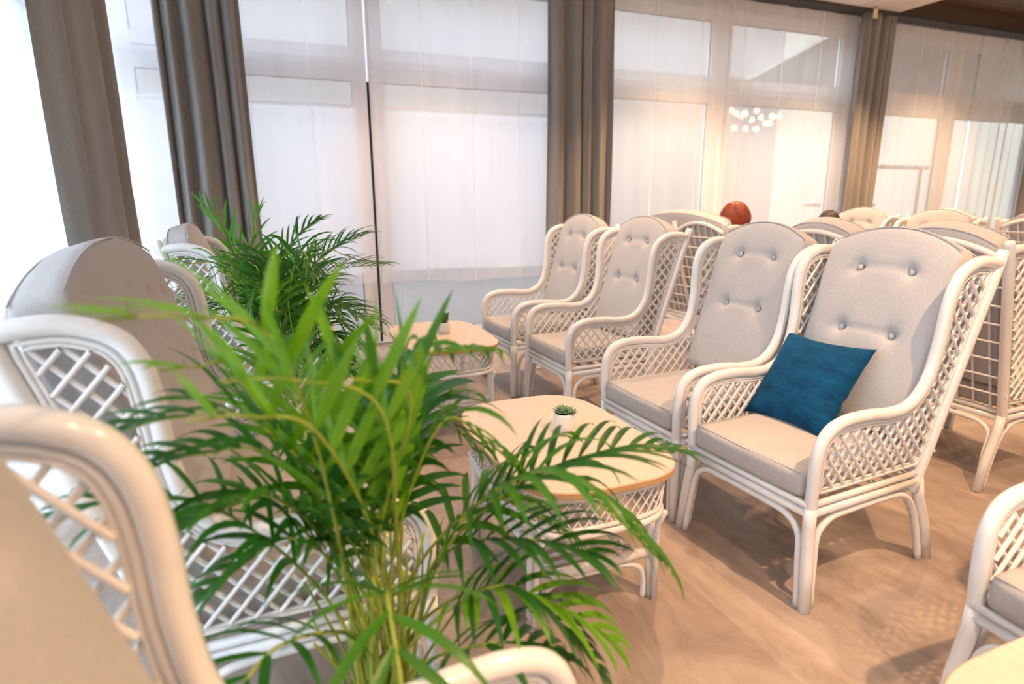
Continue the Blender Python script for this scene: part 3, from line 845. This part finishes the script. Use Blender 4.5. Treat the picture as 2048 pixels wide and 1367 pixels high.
def palm(label, base, specs, rnd_n, seed, scale=1.0, potr=.15, poth=.30, W_=.017, zr=(.80, 1.2), Lm=.24, azr=(0, 2*pi), reach=(.22, .62), basal=16, kinds=(0, 0, 1, 1, 2)):
    t = thing('potted_palm', label, 'palm', base)
    bx, by, _ = base
    m = MB(); m.lathe([(.0001, 0), (potr*.72, 0), (potr*.76, .01), (potr, poth-.02), (potr, poth), (potr*.92, poth), (potr*.9, poth-.03), (.0001, poth-.03)], n=40); m.build('pot', M_POT, t)
    m = MB(); m.lathe([(.0001, poth-.018), (potr*.5, poth-.02), (potr*.905, poth-.028)], n=30); m.build('soil', M_SOIL, t)
    rnd = random.Random(seed); k = 0
    def bp():
        a = rnd.uniform(0, 2*pi); r_ = potr*.42*math.sqrt(rnd.random()); return Vector((r_*math.cos(a), r_*math.sin(a), poth-.025))
    for sp in specs:
        M_, T_, n_, L_, mi, dr = sp[:6]; up_ = sp[6] if len(sp) > 6 else .28; k += 1
        M_ = Vector(M_)-Vector((bx, by, 0)); T_ = Vector(T_)-Vector((bx, by, 0))
        frond('frond', t, bp(), M_, T_, n_, L_, W_*rnd.uniform(.9, 1.15), mi, droop=dr, seed=seed*100+k, f0=.50, up0=up_)
    for i in range(rnd_n):
        k += 1; a = azr[0]+(azr[1]-azr[0])*(i+rnd.random()*.8)/rnd_n; top = rnd.uniform(*zr); re = rnd.uniform(*reach)
        M_ = Vector((math.cos(a)*re*.5, math.sin(a)*re*.5, top)); T_ = Vector((math.cos(a)*re, math.sin(a)*re, top-rnd.uniform(-.06, .20)))
        frond('frond', t, bp(), M_, T_, int(rnd.uniform(8, 12)), Lm*rnd.uniform(.8, 1.1), W_*rnd.uniform(.85, 1.1), rnd.choice(kinds), droop=rnd.uniform(.3, .8), seed=seed*100+k, f0=.52)
    m = MB()
    for i in range(basal):                                            # bare young stalks rising from the soil
        a = rnd.uniform(0, 2*pi); p = bp(); r_ = rnd.uniform(.03, .16); hh = rnd.uniform(.25, .55)
        m.tube(spline([p, p+Vector((math.cos(a)*r_*.35, math.sin(a)*r_*.35, hh*.5)), p+Vector((math.cos(a)*r_, math.sin(a)*r_, hh))], 4), .0030, 6)
    m.build('young_stalks', M_STEM, t)
    return t

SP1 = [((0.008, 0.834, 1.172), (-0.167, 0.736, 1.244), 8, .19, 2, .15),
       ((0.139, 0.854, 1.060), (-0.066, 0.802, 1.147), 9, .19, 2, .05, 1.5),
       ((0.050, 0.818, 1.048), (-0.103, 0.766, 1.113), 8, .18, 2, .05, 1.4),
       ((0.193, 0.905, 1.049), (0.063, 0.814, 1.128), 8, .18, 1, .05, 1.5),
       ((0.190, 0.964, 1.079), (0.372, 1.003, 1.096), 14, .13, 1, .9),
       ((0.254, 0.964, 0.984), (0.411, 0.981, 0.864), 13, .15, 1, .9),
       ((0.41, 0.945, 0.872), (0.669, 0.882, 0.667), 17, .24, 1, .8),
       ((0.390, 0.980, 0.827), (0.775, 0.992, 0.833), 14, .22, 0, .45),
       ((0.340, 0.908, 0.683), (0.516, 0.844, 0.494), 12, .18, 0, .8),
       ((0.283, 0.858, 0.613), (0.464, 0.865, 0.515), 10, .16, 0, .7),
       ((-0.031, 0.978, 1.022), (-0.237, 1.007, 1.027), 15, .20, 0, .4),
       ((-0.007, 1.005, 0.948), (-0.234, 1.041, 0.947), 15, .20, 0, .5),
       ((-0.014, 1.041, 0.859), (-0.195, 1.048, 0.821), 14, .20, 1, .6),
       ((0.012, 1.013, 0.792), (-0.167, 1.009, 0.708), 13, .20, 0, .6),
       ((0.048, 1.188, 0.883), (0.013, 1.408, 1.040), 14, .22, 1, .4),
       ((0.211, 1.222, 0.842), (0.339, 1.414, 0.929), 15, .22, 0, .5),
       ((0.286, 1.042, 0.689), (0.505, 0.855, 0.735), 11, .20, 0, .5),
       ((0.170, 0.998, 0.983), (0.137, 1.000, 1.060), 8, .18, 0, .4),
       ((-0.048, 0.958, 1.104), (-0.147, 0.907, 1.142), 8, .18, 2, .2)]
palm('large areca palm in the left foreground, fronds spreading over the near table', (.14, 1.07, 0), SP1, 9, 5, zr=(.62, .98), reach=(.25, .5), azr=(.3, 2*pi+.3), basal=34, Lm=.21)
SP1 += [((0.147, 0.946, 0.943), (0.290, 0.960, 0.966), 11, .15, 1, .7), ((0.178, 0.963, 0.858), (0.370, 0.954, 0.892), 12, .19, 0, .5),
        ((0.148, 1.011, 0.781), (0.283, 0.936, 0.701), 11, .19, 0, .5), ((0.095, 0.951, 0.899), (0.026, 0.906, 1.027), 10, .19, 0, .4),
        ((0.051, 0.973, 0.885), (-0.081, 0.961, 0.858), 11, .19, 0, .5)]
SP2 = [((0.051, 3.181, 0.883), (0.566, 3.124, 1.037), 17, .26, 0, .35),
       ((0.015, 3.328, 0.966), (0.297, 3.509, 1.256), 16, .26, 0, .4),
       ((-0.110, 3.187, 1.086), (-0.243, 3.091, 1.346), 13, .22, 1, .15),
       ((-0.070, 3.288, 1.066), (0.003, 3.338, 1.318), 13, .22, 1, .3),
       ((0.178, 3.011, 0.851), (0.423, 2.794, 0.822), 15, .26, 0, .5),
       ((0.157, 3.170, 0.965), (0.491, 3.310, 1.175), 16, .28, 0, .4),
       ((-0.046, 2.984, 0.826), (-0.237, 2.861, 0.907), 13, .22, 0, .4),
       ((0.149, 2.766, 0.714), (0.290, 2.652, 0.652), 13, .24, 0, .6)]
palm('smaller areca palm farther back by the corner curtain', (.06, 2.93, 0), SP2, 24, 9, zr=(.75, 1.15), reach=(.25, .5), basal=10, Lm=.23, kinds=(0, 0, 0, 0, 1))

# ================================================================ people
def skinned(name, vs, es):
    me = bpy.data.meshes.new(name); me.from_pydata(vs, es, [])
    bm = bmesh.new(); bm.from_mesh(me); bm.verts.layers.skin.verify(); bm.to_mesh(me); bm.free()
    return me
def person(name, label, loc, rz, shirt, hair, hair_style, lean=0.0, drop=0.0):
    t = thing(name, label, 'person', loc, rz)                          # faces +X, seat reference z = .48
    J = {'pel': (-.36, 0, .60), 'bel': (-.39, 0, .74), 'che': (-.41+lean, 0, .93), 'nec': (-.41+lean*1.4, 0, 1.055), 'hed': (-.395+lean*1.6, 0, 1.11)}
    J = {k: (p[0], p[1], p[2]-drop*min(1, max(0, (p[2]-.60)/.3))) for k, p in J.items()}
    vs = []; es = []; rs = []
    def add(p, r, par=None):
        vs.append(p); rs.append(r)
        if par is not None: es.append((par, len(vs)-1))
        return len(vs)-1
    a = add(J['pel'], (.135, .115)); b = add(J['bel'], (.13, .105), a); c = add(J['che'], (.145, .11), b); n_ = add(J['nec'], (.05, .05), c); hd = add(J['hed'], (.048, .05), n_)
    hands = []
    for s in (1, -1):
        sh_ = add((J['che'][0], s*.15, .985-drop), (.06, .06), c); el = add((J['che'][0]+.06, s*.23, .74-drop*.5), (.042, .042), sh_)
        wr = add((J['che'][0]+.25, s*.15, .66), (.028, .028), el); pm = add((J['che'][0]+.31, s*.125, .645), (.030, .018), wr); hands.append((pm, s))
        hip = add((-.30, s*.10, .555), (.085, .075), a); kn = add((.08, s*.12, .545), (.058, .058), hip); an = add((.10, s*.12, .10), (.038, .038), kn); add((.22, s*.12, .045), (.034, .03), an)
        base = vs[pm]
        for q, (dy, ln, dz) in enumerate(((-.026, .060, -.012), (-.009, .070, -.015), (.009, .066, -.015), (.025, .052, -.012))):
            k1 = add((base[0]+.035, base[1]+dy, base[2]-.004), (.0095, .009), pm); k2 = add((base[0]+.035+ln*.6, base[1]+dy, base[2]+dz), (.0085, .008), k1); add((base[0]+.035+ln*.85, base[1]+dy, base[2]+dz*2.6), (.007, .007), k2)
        k1 = add((base[0]+.005, base[1]-s*.038, base[2]-.002), (.010, .010), pm); add((base[0]+.035, base[1]-s*.052, base[2]-.008), (.009, .008), k1)
    me = skinned('body', vs, es); o = bpy.data.objects.new('body', me); C.objects.link(o); o.parent = t
    o.modifiers.new('skin', 'SKIN'); ss = o.modifiers.new('sub', 'SUBSURF'); ss.levels = 2; ss.render_levels = 2
    for i, r_ in enumerate(rs):
        me.skin_vertices[0].data[i].radius = r_; me.skin_vertices[0].data[i].use_root = (i == 0)
    me.materials.append(M_SKIN)
    # clothes as slightly larger skinned surfaces
    def cloth(nm, idx, grow, mt):
        mp_ = {}; v2 = []; e2 = []; r2 = []
        for i in idx: mp_[i] = len(v2); v2.append(vs[i]); r2.append((rs[i][0]+grow, rs[i][1]+grow))
        for p, q in es:
            if p in mp_ and q in mp_: e2.append((mp_[p], mp_[q]))
        m2 = skinned(nm, v2, e2); oo = bpy.data.objects.new(nm, m2); C.objects.link(oo); oo.parent = t
        oo.modifiers.new('skin', 'SKIN'); q = oo.modifiers.new('sub', 'SUBSURF'); q.levels = 2; q.render_levels = 2
        for i, r_ in enumerate(r2): m2.skin_vertices[0].data[i].radius = r_; m2.skin_vertices[0].data[i].use_root = (i == 0)
        m2.materials.append(mt); return oo
    per = (len(vs)-5)//2
    L0, R0_ = 5, 5+per
    cloth('shirt', [0, 1, 2, L0, L0+1, L0+2, R0_, R0_+1, R0_+2], .010, shirt)
    cloth('trousers', [0, L0+4, L0+5, L0+6, R0_+4, R0_+5, R0_+6], .012, M_TROUS)
    for s in (1, -1):
        m = MB(); m.ball((.17, s*.12, .04), .05, 12, 8, (2.2, .9, .8)); m.build('shoe', M_SHOE, t)
    hx, hz = J['hed'][0]+.01, 1.185-drop
    m = MB(); n1, n2 = 24, 18; V = []; F = []                          # head with modelled face
    for j in range(n2+1):
        ph = pi*j/n2
        for i in range(n1):
            th = 2*pi*i/n1; x = math.cos(th)*math.sin(ph); y = math.sin(th)*math.sin(ph); z = -math.cos(ph)
            rx = .098 if x > 0 else .100; ry = .078*(1-.16*max(0, -z)); rz_ = .122
            px, py, pz = x*rx, y*ry, z*rz_
            if x > .5:
                px += .022*math.exp(-(y/.16)**2-((z+.12)/.16)**2)          # nose
                px -= .010*math.exp(-((abs(y)-.40)/.16)**2-((z-.05)/.12)**2)   # eye sockets
                px += .006*math.exp(-(y/.32)**2-((z+.48)/.09)**2)          # lips
                px += .010*math.exp(-(y/.3)**2-((z+.80)/.16)**2)           # chin
            V.append((hx+px, py, hz+pz))
    for j in range(n2):
        for i in range(n1): k2 = (i+1) % n1; F.append((j*n1+i, j*n1+k2, (j+1)*n1+k2, (j+1)*n1+i))
    m.add(V, F)
    for s in (1, -1): m.ball((hx-.005, s*.078, hz-.01), .028, 10, 8, (.7, .35, 1.1))
    m.build('head', M_SKIN, t)
    for s in (1, -1):
        m = MB(); m.ball((hx+.083, s*.030, hz+.006), .011, 10, 8); m.build('eye', M_DARKHAIR, t)
    m = MB(); rnd = random.Random(2); V = []; F = []; n1, n2 = 200, 24
    lowz = -.55 if hair_style == 'bob' else .0
    for j in range(n2+1):
        for i in range(n1):
            th = 2*pi*i/n1; fr = max(0, math.cos(th))
            zmin = lowz+(.42-lowz)*fr**.7 if fr > 0 else lowz
            ph = math.acos(max(-1, min(1, 1-(1-zmin)*j/n2)))
            x, y, z = math.cos(th)*math.sin(ph), math.sin(th)*math.sin(ph), math.cos(ph)
            g = 1.16 + (.14 if hair_style == 'bob' else 0)*max(0, .6-z)*.9 + .010*math.sin(th*23+j*.35)+.008*math.sin(th*41-j*.2+1)+.006*math.sin(th*71+j*.3)
            V.append((hx-.006+x*.100*g, y*.080*g*1.05, hz+.004+z*.122*(1.07+.012*math.sin(th*9)+.01*math.sin(th*26))))
    for j in range(n2):
        for i in range(n1): k2 = (i+1) % n1; F.append((j*n1+i, j*n1+k2, (j+1)*n1+k2, (j+1)*n1+i))
    m.add(V, F)
    for q in range(170 if hair_style == 'bob' else 90):                # separate locks over the cap
        th = rnd.uniform(0, 2*pi); fr = max(0, math.cos(th)); zend = (lowz+(.42-lowz)*fr**.7 if fr > 0 else lowz)-rnd.uniform(0, .10); p1 = math.acos(max(-1, zend)); tw = rnd.uniform(-.35, .35); g2 = rnd.uniform(1.17, 1.24)
        pts = []
        for k in range(9):
            ph = .12+(p1-.12)*k/8; a_ = th+tw*(1-k/8)+.25; x, y, z = math.cos(a_)*math.sin(ph), math.sin(a_)*math.sin(ph), math.cos(ph)
            g = g2+(.14 if hair_style == 'bob' else 0)*max(0, .6-z)*.9; pts.append((hx-.006+x*.100*g, y*.084*g, hz+.004+z*.122*(g2-.075)))
        m.tube(pts, [.0035, .0055, .006, .006, .006, .0055, .005, .004, .001], 5)
    o = m.build('hair', hair, t); sd = o.modifiers.new('t', 'SOLIDIFY'); sd.thickness = .012; sd.offset = -1
    return t
person('person', 'red haired person in a navy top sitting in the rattan sofa seen from behind', (3.93, 3.95, 0), rc(0), M_SHIRT, M_REDHAIR, 'bob', lean=0.0)
person('person', 'dark haired person in a charcoal top sitting in the distant chair below the olive curtain', (5.32, 4.85, 0), rc(187), M_SHIRT2, M_DARKHAIR, 'short', lean=.03, drop=.11)

# ================================================================ lamps
def downlight(x, y, pw):
    zc = ZC if x < 7.0 else 3.58
    t = thing('downlight', 'recessed warm ceiling spotlight in the %s' % ('white ceiling' if x < 7 else 'brown boarded ceiling'), 'lamp', (x, y, zc-.012), group='recessed ceiling spotlights')
    m = MB(); m.lathe([(.035, .0), (.055, .0), (.058, .006), (.058, .0115), (.035, .0115)], n=24); m.build('trim_ring', M_FRAME, t)
    m = MB(); m.lathe([(.0001, .006), (.034, .006)], n=20); m.build('lens', M_LED, t)
    l = bpy.data.lights.new('bulb', 'SPOT'); l.energy = SPOT_W*pw; l.color = WARM; l.spot_size = rc(104); l.spot_blend = .65; l.shadow_soft_size = .03
    o = bpy.data.objects.new('bulb', l); C.objects.link(o); o.parent = t; o.location = (0, 0, -.01)
for x, y, pw in SPOTS: downlight(x, y, pw)
t = thing('chandelier', 'cluster chandelier of lit globes reflected in the window glass', 'lamp', (9.75, 1.05, 3.0))
m = MB(); m.tube([(0, 0, .1), (0, 0, .575)], .01); m.lathe([(.0001, .575), (.07, .575), (.07, .55), (.0001, .545)], n=20); m.build('rod', M_BRASS, t)
rnd = random.Random(12)
for i in range(17):
    a = i*2.399; rr = .10+.40*math.sqrt(i/17); zz = -.25+.40*((i*7) % 17)/17
    m = MB(); m.ball((rr*math.cos(a), rr*math.sin(a), zz), .062, 14, 10); gl = m.build('globe', M_BULB, t)
    m = MB(); m.tube([(0, 0, .12), (rr*math.cos(a), rr*math.sin(a), zz+.06)], .004, 6); m.build('arm', M_BRASS, gl)
